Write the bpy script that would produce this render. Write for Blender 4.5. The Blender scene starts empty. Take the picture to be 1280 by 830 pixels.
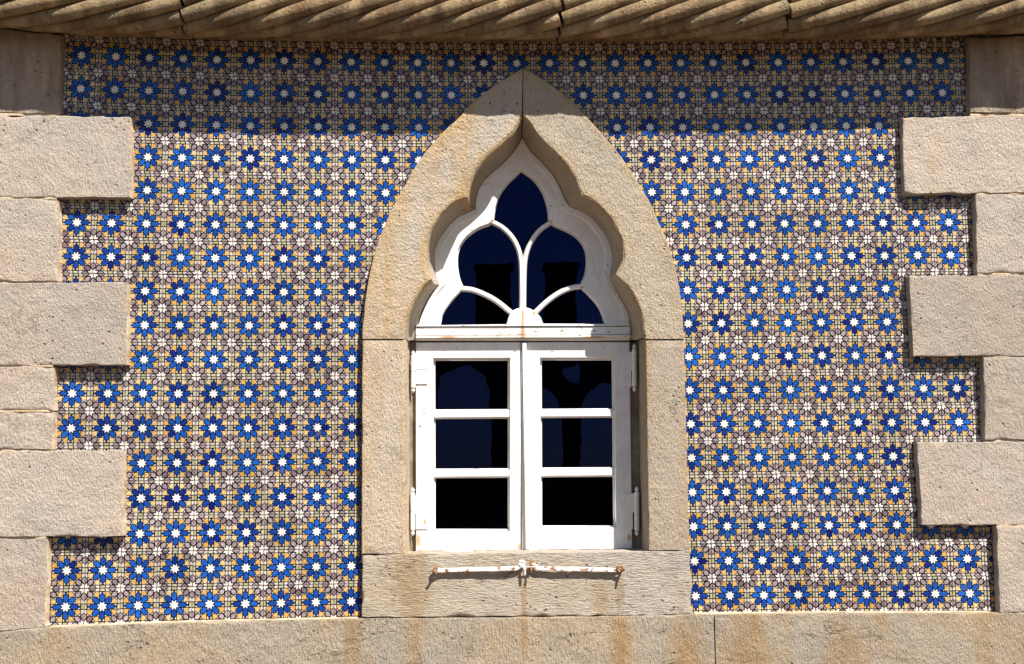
import bpy, bmesh, math, random
from mathutils import Vector, Matrix, noise
R = random.Random(7)
sc = bpy.context.scene
COL = sc.collection
Z0 = 2.31                                   # height of the middle of the tiled field above the ground

# ------------------------------------------------------------------ camera
F_PX = 1650.0
CAM = Vector((-0.310942, -5.410260, Z0 - 0.656210))
FW = Vector((0.0499965, 0.99221841, 0.1140306)).normalized()
RT = Vector((0.99873546, -0.04906587, -0.01095511)).normalized()
UP = RT.cross(FW).normalized()
cd = bpy.data.cameras.new('camera'); cam = bpy.data.objects.new('camera', cd); COL.objects.link(cam)
cd.sensor_width = 36.0; cd.lens = 36.0 * F_PX / 1280.0; cd.clip_start = 0.05; cd.clip_end = 5000
M = Matrix.Identity(4)
for i in range(3):
    M[i][0] = RT[i]; M[i][1] = UP[i]; M[i][2] = -FW[i]; M[i][3] = CAM[i]
cam.matrix_world = M
sc.camera = cam

# ------------------------------------------------------------------ sky, sun, exposure
SUN = Vector((0.62, -1.0, 1.55)).normalized()
w = bpy.data.worlds.new('World'); sc.world = w; w.use_nodes = True
wn = w.node_tree
bg = wn.nodes['Background']
sky = wn.nodes.new('ShaderNodeTexSky'); sky.sky_type = 'NISHITA'; sky.sun_disc = False
sky.sun_elevation = math.asin(SUN.z); sky.sun_rotation = math.atan2(SUN.x, SUN.y)
sky.air_density = 1.0; sky.dust_density = 0.3; sky.ozone_density = 1.5
wn.links.new(sky.outputs[0], bg.inputs[0]); bg.inputs[1].default_value = 0.056
sl = bpy.data.lights.new('sun', 'SUN'); sl.energy = 5.0; sl.angle = math.radians(0.5); sl.color = (1.0, 0.95, 0.87)
so = bpy.data.objects.new('sun', sl); COL.objects.link(so)
so.rotation_euler = SUN.to_track_quat('Z', 'Y').to_euler(); so.location = SUN * 30
vs = sc.view_settings
vs.view_transform = 'Standard'; vs.look = 'None'; vs.gamma = 1.0; vs.use_curve_mapping = False; vs.exposure = 0.93

# ------------------------------------------------------------------ helpers
def W(px, py, y=0.0):
    """Survey: the point of the vertical plane Y=y that was measured at (px, py) of the photograph."""
    d = FW * F_PX + RT * (px - 640) - UP * (py - 415)
    return CAM + d * ((y - CAM.y) / d.y)

def link(name, me, mat, parent=None, smooth=False):
    o = bpy.data.objects.new(name, me); COL.objects.link(o)
    if mat is not None:
        me.materials.clear(); me.materials.append(mat)
    if smooth:
        me.polygons.foreach_set('use_smooth', [True] * len(me.polygons)); me.set_sharp_from_angle(angle=math.radians(38))
    if parent is not None:
        o.parent = parent
    return o

def base_of(o):
    v = Vector((0, 0, 0))
    while o is not None:
        v = v + o.location; o = o.parent
    return v

def mesh(name, verts, faces, mat, parent=None, smooth=False):
    off = base_of(parent)
    me = bpy.data.meshes.new(name)
    me.from_pydata([tuple(Vector(v) - off) for v in verts], [], faces); me.update()
    bm = bmesh.new(); bm.from_mesh(me); bmesh.ops.recalc_face_normals(bm, faces=bm.faces); bm.to_mesh(me); bm.free()
    return link(name, me, mat, parent, smooth)

def thing(name, loc, label, cat, group=None):
    o = bpy.data.objects.new(name, None); COL.objects.link(o); o.location = loc; o.empty_display_size = 0.1
    o['label'] = label; o['category'] = cat; o['kind'] = 'thing'
    if group: o['group'] = group
    return o

class MB:
    def __init__(s): s.v = []; s.f = []
    def add(s, v, f):
        n = len(s.v); s.v += [Vector(p) for p in v]; s.f += [tuple(i + n for i in q) for q in f]
    def box(s, a, b):
        x0, y0, z0 = a; x1, y1, z1 = b
        s.add([(x0,y0,z0),(x1,y0,z0),(x1,y1,z0),(x0,y1,z0),(x0,y0,z1),(x1,y0,z1),(x1,y1,z1),(x0,y1,z1)],
              [(0,1,2,3),(4,5,6,7),(0,1,5,4),(1,2,6,5),(2,3,7,6),(3,0,4,7)])
    def sweep(s, path, prof, up=Vector((0, -1, 0)), cap=True):
        """prof: (side, out) pairs; out runs along -Y."""
        n = len(path); m = len(prof); vs_ = []
        for i, p in enumerate(path):
            t = (path[min(i+1, n-1)] - path[max(i-1, 0)]).normalized()
            side = t.cross(up).normalized(); o = side.cross(t).normalized()
            if o.dot(up) < 0: o = -o
            for a, b in prof: vs_.append(p + side * a + o * b)
        fs = [(i*m+j, i*m+(j+1) % m, (i+1)*m+(j+1) % m, (i+1)*m+j) for i in range(n-1) for j in range(m)]
        if cap: fs += [tuple(range(m)), tuple(range((n-1)*m, n*m))]
        s.add(vs_, fs)
    def tube(s, path, r, k=8):
        n = len(path); vs_ = []
        for i, p in enumerate(path):
            t = (path[min(i+1, n-1)] - path[max(i-1, 0)]).normalized()
            a = Vector((0, 0, 1)) if abs(t.z) < 0.8 else Vector((1, 0, 0))
            e1 = t.cross(a).normalized(); e2 = t.cross(e1)
            rr = r[i] if isinstance(r, (list, tuple)) else r
            for j in range(k):
                q = 2*math.pi*j/k; vs_.append(p + (e1*math.cos(q) + e2*math.sin(q)) * rr)
        fs = [(i*k+j, i*k+(j+1) % k, (i+1)*k+(j+1) % k, (i+1)*k+j) for i in range(n-1) for j in range(k)]
        fs += [tuple(range(k)), tuple(range((n-1)*k, n*k))]
        s.add(vs_, fs)
    def build(s, name, mat, parent=None, smooth=False): return mesh(name, s.v, s.f, mat, parent, smooth)

def catmull(pts, n):
    """Smooth curve through 2-D points, n+1 samples even in length."""
    p = [Vector(q).to_2d() if len(q) > 2 else Vector(q) for q in pts]
    if len(p) == 2: dense = [p[0].lerp(p[1], i/40) for i in range(41)]
    else:
        e = [p[0]*2-p[1]] + p + [p[-1]*2-p[-2]]; dense = []
        for i in range(1, len(e)-2):
            a, b, c, d = e[i-1], e[i], e[i+1], e[i+2]
            for k in range(12):
                t = k/12
                dense.append(0.5*((2*b)+(c-a)*t+(2*a-5*b+4*c-d)*t*t+(3*b-a-3*c+d)*t**3))
        dense.append(p[-1])
    L = [0.0]
    for i in range(1, len(dense)): L.append(L[-1] + (dense[i]-dense[i-1]).length)
    out = []; j = 0
    for i in range(n+1):
        s = L[-1]*i/n
        while j < len(L)-2 and L[j+1] < s: j += 1
        seg = L[j+1]-L[j]
        out.append(dense[j].lerp(dense[j+1], 0 if seg < 1e-9 else min(1, (s-L[j])/seg)))
    return out

def flat(name, loops, y0, y1, mat, parent, bevel=0.0, res=2):
    """Board cut to an outline with holes. loops: lists of world points (first the outline); y0 front, y1 back."""
    off = base_of(parent)
    cu = bpy.data.curves.new('tmp', 'CURVE'); cu.dimensions = '2D'; cu.fill_mode = 'BOTH'
    for lp in loops:
        s = cu.splines.new('POLY'); s.points.add(len(lp)-1)
        for q, p in zip(s.points, lp): q.co = (p.x, p.z, 0, 1)
        s.use_cyclic_u = True
    half = (y1-y0)/2
    cu.extrude = half - bevel; cu.bevel_depth = bevel; cu.bevel_resolution = res; cu.offset = -bevel
    o = bpy.data.objects.new('tmp', cu); COL.objects.link(o)
    dg = bpy.context.evaluated_depsgraph_get(); dg.update()
    me = bpy.data.meshes.new_from_object(o.evaluated_get(dg))
    bpy.data.objects.remove(o); bpy.data.curves.remove(cu)
    mid = (y0+y1)/2
    for v in me.vertices:
        x, z, d = v.co; v.co = (x-off.x, mid-d-off.y, z-off.z)
    bm = bmesh.new(); bm.from_mesh(me); bmesh.ops.remove_doubles(bm, verts=bm.verts, dist=1e-6)
    bmesh.ops.recalc_face_normals(bm, faces=bm.faces); bm.to_mesh(me); bm.free()
    me.name = name
    return link(name, me, mat, parent)

# ------------------------------------------------------------------ materials
class NT:
    def __init__(s, name):
        s.m = bpy.data.materials.new(name); s.m.use_nodes = True; s.t = s.m.node_tree
        s.b = s.t.nodes['Principled BSDF']; s.out = s.t.nodes['Material Output']
    def n(s, ty, **kw):
        q = s.t.nodes.new(ty)
        for k, v in kw.items(): setattr(q, k, v)
        return q
    def l(s, a, b): s.t.links.new(a, b)
    def coords(s, rnd=True, sc_=(1, 1, 1)):
        tc = s.n('ShaderNodeTexCoord'); v = tc.outputs['Object']
        if rnd:
            oi = s.n('ShaderNodeObjectInfo'); mu = s.n('ShaderNodeMath', operation='MULTIPLY'); s.l(oi.outputs['Random'], mu.inputs[0]); mu.inputs[1].default_value = 37.0
            ad = s.n('ShaderNodeVectorMath', operation='ADD'); s.l(v, ad.inputs[0]); s.l(mu.outputs[0], ad.inputs[1]); v = ad.outputs[0]
        return v
    def scl(s, v, k):
        q = s.n('ShaderNodeVectorMath', operation='MULTIPLY'); s.l(v, q.inputs[0]); q.inputs[1].default_value = k; return q.outputs[0]
    def noise(s, v, scale, detail=4, rough=0.55):
        q = s.n('ShaderNodeTexNoise'); s.l(v, q.inputs['Vector']); q.inputs['Scale'].default_value = scale
        q.inputs['Detail'].default_value = detail; q.inputs['Roughness'].default_value = rough; return q.outputs['Fac']
    def ramp(s, f, a, b, lo=0.0, hi=1.0):
        q = s.n('ShaderNodeMapRange'); s.l(f, q.inputs[0]); q.inputs[1].default_value = a; q.inputs[2].default_value = b
        q.inputs[3].default_value = lo; q.inputs[4].default_value = hi; return q.outputs[0]
    def mix(s, f, a, b, mode='MIX'):
        q = s.n('ShaderNodeMix', data_type='RGBA', blend_type=mode)
        if isinstance(f, float): q.inputs[0].default_value = f
        else: s.l(f, q.inputs[0])
        for k, c in ((6, a), (7, b)):
            if isinstance(c, tuple): q.inputs[k].default_value = (*c, 1)
            else: s.l(c, q.inputs[k])
        return q.outputs[2]
    def math(s, op, a, b):
        q = s.n('ShaderNodeMath', operation=op)
        for k, c in ((0, a), (1, b)):
            if isinstance(c, (int, float)): q.inputs[k].default_value = c
            else: s.l(c, q.inputs[k])
        return q.outputs[0]
    def bump(s, h, dist, strength=1.0):
        q = s.n('ShaderNodeBump'); s.l(h, q.inputs['Height']); q.inputs['Distance'].default_value = dist; q.inputs['Strength'].default_value = strength
        s.l(q.outputs[0], s.b.inputs['Normal'])
    def col(s, c):
        if isinstance(c, tuple): s.b.inputs['Base Color'].default_value = (*c, 1)
        else: s.l(c, s.b.inputs['Base Color'])
    def rough(s, r): s.b.inputs['Roughness'].default_value = r

def stone(name, A, B, OC, oc_lo=0.52, oc_hi=0.66, chisel=(1, 1, 1), depth=0.006, dirt=0.0, pits=0.5, spots=(), org=None, crack=0.4, cst=(1, 1, 1)):
    t = NT(name); v = t.coords()
    oi = t.n('ShaderNodeObjectInfo')
    n1 = t.noise(v, 3.2, 6, 0.62)
    c = t.mix(t.ramp(n1, 0.36, 0.64), A, B)
    st = t.noise(t.scl(v, (7.0, 3.0, 1.1)), 1.0, 7, 0.68)
    c = t.mix(t.ramp(st, oc_lo, oc_hi, 0, 0.8), c, OC)
    bl = t.noise(v, 11.0, 7, 0.72)
    c = t.mix(t.ramp(bl, 0.28, 0.66, 0.80, 1.0), (0.10, 0.065, 0.04), c)
    ea = t.n('ShaderNodeAttribute'); ea.attribute_name = 'arris'
    c = t.mix(t.math('MULTIPLY', ea.outputs['Fac'], t.ramp(t.noise(v, 9.0, 6, 0.7), 0.36, 0.6, 0.25, 0.95)), c, OC)
    c = t.mix(t.ramp(t.noise(v, 1.6, 8, 0.7), 0.56, 0.72, 0, 0.4), c, (0.26, 0.20, 0.14))
    ch = t.noise(t.scl(v, chisel), 84.0, 6, 0.68)
    gr = t.noise(v, 230.0, 3, 0.6)
    c = t.mix(t.ramp(ch, 0.30, 0.44, 0.75 * pits, 0.0), c, (0.12, 0.08, 0.05))
    c = t.mix(t.ramp(ch, 0.52, 0.72, 0.0, 0.35), c, (0.74, 0.67, 0.57))
    pit = t.n('ShaderNodeTexVoronoi'); t.l(v, pit.inputs['Vector']); pit.inputs['Scale'].default_value = 34; pit.inputs['Randomness'].default_value = 1.0
    hole = t.math('MULTIPLY', t.ramp(pit.outputs['Distance'], 0.10, 0.20, 1.0, 0.0), t.ramp(t.noise(v, 7.0, 3), 0.52, 0.60))
    c = t.mix(t.math('MULTIPLY', hole, 0.75), c, (0.06, 0.04, 0.025))
    ck = t.noise(t.scl(v, cst), 4.5, 6, 0.62)
    cm = t.math('MULTIPLY', t.ramp(t.math('ABSOLUTE', t.math('SUBTRACT', ck, 0.5), 0), 0.0, 0.007, 1.0, 0.0), t.ramp(t.noise(v, 5.0, 2), 0.54, 0.62, 0.0, crack))
    c = t.mix(cm, c, (0.05, 0.032, 0.02))
    if spots:
        tc = t.n('ShaderNodeTexCoord'); sp = t.n('ShaderNodeSeparateXYZ'); t.l(tc.outputs['Object'], sp.inputs[0])
        wob = t.math('MULTIPLY', t.math('SUBTRACT', t.noise(t.scl(v, (4, 1, .35)), 16.0, 7, 0.76), 0.5), 3.0)
        for px, py, rx, rz in spots:
            p = W(px, py, -0.043) - org
            dx = t.math('DIVIDE', t.math('SUBTRACT', sp.outputs[0], p.x), rx); dz = t.math('DIVIDE', t.math('SUBTRACT', sp.outputs[2], p.z), rz)
            d = t.math('ADD', t.math('ADD', t.math('MULTIPLY', dx, dx), t.math('MULTIPLY', dz, dz)), wob)
            c = t.mix(t.ramp(d, -0.1, 1.1, 0.6, 0.0), c, (0.40, 0.235, 0.085))
    if dirt > 0:
        dk = t.noise(t.scl(v, (9.0, 4.0, 2.0)), 1.0, 6, 0.65)
        c = t.mix(t.ramp(dk, 0.40, 0.64, 0.0, dirt), c, (0.075, 0.050, 0.030))
    ml = t.n('ShaderNodeVectorMath', operation='SCALE'); t.l(c, ml.inputs[0]); t.l(t.ramp(oi.outputs['Random'], 0, 1, 0.84, 1.08), ml.inputs['Scale']); c = ml.outputs[0]
    t.col(c); t.rough(0.92)
    h = t.math('SUBTRACT', t.math('ADD', t.math('ADD', ch, t.math('MULTIPLY', gr, 0.25)), t.math('MULTIPLY', bl, 0.8)), t.math('ADD', t.math('MULTIPLY', hole, 0.5), t.math('MULTIPLY', cm, 0.6)))
    t.bump(h, depth*2.8, 1.0)
    return t.m

M_QUOIN = stone('quoin_stone', (0.595, 0.476, 0.372), (0.536, 0.468, 0.401), (0.512, 0.359, 0.205), 0.60, 0.75, (1.6, 1, 0.8), 0.006, 0.0, 0.6)
M_QUOIN_D = stone('stained_quoin_stone', (0.54, 0.42, 0.31), (0.46, 0.38, 0.31), (0.44, 0.28, 0.15), 0.54, 0.68, (1.6, 1, 0.8), 0.005, 0.6, 0.6)
M_ARCH_L = stone('arch_stone_left', (0.666, 0.524, 0.368), (0.566, 0.510, 0.446), (0.594, 0.391, 0.173), 0.49, 0.64, (1.0, 1, 1.0), 0.006, 0.0, 0.7)
M_ARCH_R = stone('arch_stone_right', (0.662, 0.540, 0.396), (0.619, 0.547, 0.432), (0.580, 0.403, 0.202), 0.58, 0.72, (1.7, 1, 0.8), 0.008, 0.0, 0.7)
M_JAMB = stone('jamb_stone', (0.623, 0.503, 0.376), (0.566, 0.481, 0.396), (0.545, 0.384, 0.211), 0.52, 0.68, (1.7, 1, 0.7), 0.006, 0.0, 0.7)
M_SILL = stone('sill_stone', (0.598, 0.487, 0.348), (0.557, 0.501, 0.439), (0.521, 0.335, 0.137), 0.60, 0.74, (0.45, 1, 2.0), 0.008, 0.0, 0.8, [(774, 742, .022, .13), (515, 735, .085, .22), (655, 745, .014, .14), (752, 750, .05, .09)], Vector((W(655, 772).x, 0, W(655, 772).z)), 0.95, (0.35, 1, 2.2))
M_PLINTH = stone('plinth_stone', (0.580, 0.442, 0.289), (0.510, 0.434, 0.344), (0.507, 0.314, 0.121), 0.54, 0.70, (1.8, 1, 0.6), 0.009, 0.0, 0.9, [(655, 790, .016, .16), (440, 800, .045, .30), (520, 800, .03, .26), (775, 800, .05, .28), (860, 820, .10, .22), (930, 815, .10, .26), (1060, 835, .12, .22)], Vector((0, 0, 0)), 0.9, (0.5, 1, 1.6))
M_ROPE = stone('rope_stone', (0.55, 0.405, 0.215), (0.42, 0.29, 0.14), (0.21, 0.105, 0.034), 0.45, 0.60, (1, 1, 1), 0.006, 0.55, 1.0)

def simple(name, colr, r=0.6, metal=0.0, var=None, vs_=20.0, dist=0.0, bs=60.0):
    t = NT(name); v = t.coords()
    c = colr
    if var: c = t.mix(t.ramp(t.noise(v, vs_, 5, 0.6), 0.4, 0.62), colr, var)
    t.col(c); t.rough(r); t.b.inputs['Metallic'].default_value = metal
    if dist: t.bump(t.noise(v, bs, 5, 0.6), dist)
    return t.m
M_MORTAR = simple('mortar', (0.38, 0.26, 0.16), 0.95, 0, (0.20, 0.11, 0.05), 9.0, 0.002, 120)
M_GROUND = simple('paving', (0.115, 0.070, 0.036), 0.9, 0, (0.09, 0.055, 0.03), 1.5)
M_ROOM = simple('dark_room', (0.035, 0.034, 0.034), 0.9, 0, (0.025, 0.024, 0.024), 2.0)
M_PLASTER = simple('plaster', (0.5, 0.42, 0.32), 0.9, 0, (0.42, 0.34, 0.25), 3.0)
M_ARCADE = simple('arcade_stone', (0.20, 0.16, 0.12), 0.9, 0, (0.14, 0.11, 0.085), 2.0)

def paint(name, flake, spots):
    t = NT(name); v = t.coords()
    c = t.mix(t.ramp(t.noise(v, 5.0, 6, 0.65), 0.40, 0.7), (0.80, 0.785, 0.76), (0.64, 0.61, 0.56))
    br = t.noise(t.scl(v, (3.0, 3.0, 0.35)), 60.0, 4, 0.6)
    c = t.mix(t.ramp(br, 0.36, 0.5, 0.22, 0.0), c, (0.45, 0.41, 0.36))
    fl = t.noise(t.scl(v, (1.0, 1.0, 2.2)), 26.0, 7, 0.7)
    c = t.mix(t.ramp(fl, flake, flake+.02), c, (0.30, 0.22, 0.14))
    vo = t.n('ShaderNodeTexVoronoi', feature='DISTANCE_TO_EDGE'); t.l(v, vo.inputs['Vector']); vo.inputs['Scale'].default_value = 11
    cr = t.math('MULTIPLY', t.ramp(vo.outputs['Distance'], 0.0, 0.012, 1.0, 0.0), t.ramp(t.noise(v, 3.0, 3), 0.46, 0.58))
    c = t.mix(t.math('MULTIPLY', cr, 0.55), c, (0.33, 0.30, 0.27))
    tc = t.n('ShaderNodeTexCoord'); sp = t.n('ShaderNodeSeparateXYZ'); t.l(tc.outputs['Object'], sp.inputs[0])
    wob = t.math('MULTIPLY', t.math('SUBTRACT', t.noise(v, 40.0, 4, 0.7), 0.5), 1.1)
    for px, py, rx, rz in spots:
        p = W(px, py, YF) - WB
        dx = t.math('DIVIDE', t.math('SUBTRACT', sp.outputs[0], p.x), rx); dz = t.math('DIVIDE', t.math('SUBTRACT', sp.outputs[2], p.z), rz)
        d = t.math('ADD', t.math('ADD', t.math('MULTIPLY', dx, dx), t.math('MULTIPLY', dz, dz)), wob)
        c = t.mix(t.ramp(d, 0.15, 1.0, 0.85, 0.0), c, (0.50, 0.22, 0.06))
    t.col(c); t.rough(0.45)
    t.bump(t.math('SUBTRACT', t.math('ADD', t.noise(v, 45.0, 4), t.math('MULTIPLY', br, 0.5)), t.math('MULTIPLY', t.ramp(fl, flake-.01, flake+.02), 0.8)), 0.0014)
    return t.m
YF = 0.152         # front of the window joinery
WB = W(655, 688, YF)
M_PAINT = paint('white_paint', 0.655, [(653.4, 396, .006, .055), (653, 408, .012, .035), (616, 275.5, .012, .006), (689, 276.5, .012, .006), (728, 359, .012, .006), (668, 391, .010, .012), (523, 676, .010, .035), (649, 684, .007, .02), (787, 672, .012, .02), (531, 652, .008, .02)])
M_TRANSOM = paint('flaking_white_paint', 0.615, [(653, 418, .012, .05), (560, 422, .05, .006), (740, 422, .06, .005)])
M_FRAME = simple('weathered_grey_frame', (0.33, 0.27, 0.20), 0.9, 0, (0.20, 0.15, 0.10), 12.0, .002, 80)
def iron():
    t = NT('painted_iron'); v = t.coords()
    f = t.ramp(t.noise(v, 38.0, 5, 0.65), 0.52, 0.6)
    c = t.mix(f, (0.76, 0.73, 0.70), (0.24, 0.085, 0.025)); t.col(c); t.rough(0.55); t.bump(t.noise(v, 120, 4), 0.001)
    return t.m
M_IRON = iron()
M_RUST = simple('rusty_iron', (0.22, 0.085, 0.03), 0.85, 0, (0.40, 0.20, 0.09), 60.0, 0.002, 160)
def glass():
    t = NT('window_glass'); t.t.nodes.remove(t.b)
    fr = t.n('ShaderNodeFresnel'); fr.inputs['IOR'].default_value = 1.42
    tr = t.n('ShaderNodeBsdfTransparent'); tr.inputs[0].default_value = (0.85, 0.9, 0.92, 1)
    gl = t.n('ShaderNodeBsdfGlossy'); gl.inputs['Roughness'].default_value = 0.0; gl.inputs[0].default_value = (0.08, 0.12, 0.46, 1)
    v = t.coords(); bp = t.n('ShaderNodeBump'); bp.inputs['Distance'].default_value = 0.0005; bp.inputs['Strength'].default_value = 0.6
    t.l(t.noise(v, 5.0, 2), bp.inputs['Height']); t.l(bp.outputs[0], gl.inputs['Normal'])
    mx = t.n('ShaderNodeMixShader'); t.l(fr.outputs[0], mx.inputs[0]); t.l(tr.outputs[0], mx.inputs[1]); t.l(gl.outputs[0], mx.inputs[2])
    t.l(mx.outputs[0], t.out.inputs[0]); return t.m
M_GLASS = glass()

def tile_mat():
    t = NT('painted_tile_glaze')
    at = t.n('ShaderNodeAttribute'); at.attribute_name = 'paint'
    oi = t.n('ShaderNodeObjectInfo')
    v = t.coords()
    br = t.noise(t.scl(v, (1.0, 1.0, 1.6)), 130.0, 3, 0.6)
    c = t.mix(t.ramp(br, 0.32, 0.68, 0.5, 1.36), (0, 0, 0), at.outputs['Color'])
    ml = t.n('ShaderNodeVectorMath', operation='SCALE'); t.l(c, ml.inputs[0]); t.l(t.ramp(oi.outputs['Random'], 0, 1, 0.84, 1.08), ml.inputs['Scale']); c = ml.outputs[0]
    c = t.mix(t.ramp(t.noise(v, 26.0, 5, 0.7), 0.63, 0.72, 0, 0.5), c, (0.22, 0.13, 0.08))
    t.col(c); t.rough(0.28); t.b.inputs['Specular IOR Level'].default_value = 0.2
    t.bump(t.noise(v, 22.0, 3), 0.0012)
    return t.m
M_TILE = tile_mat()
M_BISQUE = simple('tile_biscuit', (0.45, 0.33, 0.22), 0.9)

# ------------------------------------------------------------------ ground
def ground():
    o = mesh('ground', [(-400, -800, 0), (400, -800, 0), (400, 400, 0), (-400, 400, 0)], [(0, 1, 2, 3)], M_GROUND)
    o['kind'] = 'structure'
ground()

# ------------------------------------------------------------------ surveyed outlines of the window (photo px)
YS = -0.043        # front of the stone surround
YQ = -0.043        # front of the quoins
OUT_L = [(653.7,85.4),(624.4,102.8),(595.1,124.5),(568,151.6),(546.3,173.3),(523.5,201.5),(507.3,229.7),(492.4,256.5),(483.4,276),(472.5,302),(463.9,334.6),(458.4,365),(454.1,399.7),(453,424)]
OUT_R = [(653.9,85.4),(676,97.4),(706.4,119),(732.4,145),(754,169),(775.8,195),(797.5,227.5),(812.7,253.6),(821.4,273.9),(834.4,302),(843,330),(849.6,362.8),(853.5,397.5),(854.5,424)]
IN_L = [[(652.6,143),(649.5,147),(646.5,152.5),(639.6,164.6),(626.6,177.6),(609.2,191.7),(596.2,205.8),(587.5,221),(583.2,234),(581,245)],
        [(581,245),(567,250.5),(550.7,265),(539.8,280.4),(533.3,293.4),(530,308.6),(529.4,323.8),(531,336),(535.5,349.4)],
        [(535.5,349.4),(526.8,358.5),(518.1,371.5),(511.6,383.4),(506.2,397.5),(503.2,412),(502.5,424)]]
IN_R = [[(653.4,143),(657,147),(662.5,152),(671.7,166.8),(684.7,180.9),(699.9,195),(712.9,210),(721.6,225.4),(726,236),(728.5,243.2)],
        [(728.5,243.2),(743,251),(754,261),(765,273.9),(773.7,289),(779,302),(780.6,315),(779,332.4),(772.6,345.5)],
        [(772.6,345.5),(784.5,356.3),(793.2,369.3),(800.8,386.7),(804.8,401.9),(807.5,424)]]
FR_L = [[(652.6,175.5),(644,190.7),(628.8,208),(613.6,221),(601.6,236),(596.2,253.6),(596.2,264)],
        [(596.2,264),(574.5,273.9),(559.3,289),(548.5,306.4),(545.9,323.8),(547.4,343.3),(551.7,356.3)],
        [(551.7,356.3),(539.8,371.5),(531,388.9),(525.7,406.2),(521.4,424)]]
FR_R = [[(653.3,175.5),(663,192.8),(676,205.8),(689,221),(697.7,236),(704,251.4),(709.7,260.8)],
        [(709.7,260.8),(723.8,266.3),(736.8,273.9),(747.6,286.9),(756.3,299.9),(761.7,317.3),(761.7,332.4),(759.6,345.5)],
        [(759.6,345.5),(765,358.5),(775.8,378),(782.4,391),(784.0,406),(785.0,424)]]
SEG = (34, 30, 22)
def chain(segs):
    o = []
    for s, n in zip(segs, SEG):
        c = catmull(s, n); o += c if not o else c[1:]
    return o
def poly(segs_or_pts, y): return [W(p[0], p[1], y) for p in segs_or_pts]

# ------------------------------------------------------------------ tiled wall
wall = thing('tiled_wall', (0, 0.1, 0), 'wall clad in blue and white star patterned glazed tiles around the window', 'wall')
NW = sum(SEG)
midL = [(a+b)*0.5 for a, b in zip(catmull(OUT_L, NW), chain(IN_L))]
midR = [(a+b)*0.5 for a, b in zip(catmull(OUT_R, NW), chain(IN_R))]
hole = poly([(653.5, 116)] + midR[6:] + [(836, 700), (480, 700)] + midL[:5:-1], 0.01)
rim = [Vector((-2.35, 0, 0.02)), Vector((2.38, 0, 0.02)), Vector((2.38, 0, 3.75)), Vector((-2.35, 0, 3.75))]
flat('mortar_bed', [rim, hole], 0.005, 0.36, M_MORTAR, wall)
mb = MB(); mb.box((-2.3, 0.03, 3.76), (2.33, 0.33, 4.5)); mb.build('parapet', M_PLASTER, wall)

T = 0.14
EXP = [(0, 0), (0, 1), (0, 2), (0, 3), (1, 0), (1, 1), (1, 2), (1, 3), (2, 0), (2, 1), (2, 2), (3, 0), (3, 1), (4, 0)]
CA = [0.71, -0.01, -3.16, 3.1, -11.69, -6.94, 3.24, 4.82, -2.86, -1.06, 4.59, 12.89, 6.46, 2.77]
CB = [-4.23, 9.15, 0.4, -3.36, 2.2, -4.61, 1.01, 3.09, 6.74, -14.51, -0.34, -4.79, 2.2, 1.14]
def lay(c, r):
    """Where the tiler set tile (c, r): the courses sag and drift by a few millimetres."""
    u = (c-13)/13; v = (r-8)/8
    dx = sum(a*u**i*v**j for (i, j), a in zip(EXP, CA)); dz = sum(b*u**i*v**j for (i, j), b in zip(EXP, CB))
    return Vector(((c-13)*T + dx/1000, 0, Z0 + (8-r)*T + dz/1000))

def hexa(r0, r1, r2, r3, h): return [(r0, 0), (r1, h), (r2, h), (r3, 0), (r2, -h), (r1, -h)]
def rot(p, a): c, s = math.cos(a), math.sin(a); return [(x*c-y*s, x*s+y*c) for x, y in p]
def pattern():
    L = []
    L.append(('white', [((0.165 if k % 2 == 0 else 0.30)*math.cos(k*math.pi/8), (0.165 if k % 2 == 0 else 0.30)*math.sin(k*math.pi/8)) for k in range(16)]))
    pet = hexa(0.235, 0.375, 0.59, 0.735, 0.128)
    for k in range(8): L.append(('blue', rot(pet, k*math.pi/4)))
    oct_ = [('orange', [(.560, .183), (.842, .183), (.842, .345), (.70, .485), (.560, .362)]),
            ('white', [(.665, .135), (.84, .135), (.785, .035)]),
            ('white', [(.455, .178), (.528, .178), (.528, .285)]),
            ('white', [(.562, .415), (.66, .51), (.562, .51)]),
            ('white', [(.84, .40), (.84, .515), (.735, .515)]),
            ('white', [(.878, .185), (1, .185), (1, .325), (.878, .44)]),
            ('mauve', [(1, .39), (.887, .505), (.887, .61), (1, .75)])]
    for cl, p in oct_:
        for k in range(4):
            L.append((cl, rot(p, k*math.pi/2))); L.append((cl, rot([(x, -y) for x, y in p], k*math.pi/2)))
    dm = [(1 - a*math.cos(math.pi/4) + b*math.sin(math.pi/4), 1 - a*math.sin(math.pi/4) - b*math.cos(math.pi/4)) for a, b in hexa(0.245, 0.37, 0.51, 0.62, 0.122)]
    cs = [(1, 1)] + [(1 - r*math.cos(q), 1 - r*math.sin(q)) for r, q in ((.17, 0), (.30, math.pi/8), (.165, math.pi/4), (.30, 3*math.pi/8), (.17, math.pi/2))]
    gs = [(.878, -.13), (1, -.13), (1, .13), (.878, .13)]
    for k in range(4):
        L.append(('mauve', rot(dm, k*math.pi/2))); L.append(('corner', rot(cs, k*math.pi/2))); L.append(('olive', rot(gs, k*math.pi/2)))
    return L
PAT = pattern()
def lerp3(a, b, t): return tuple(x+(y-x)*t for x, y in zip(a, b))
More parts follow.
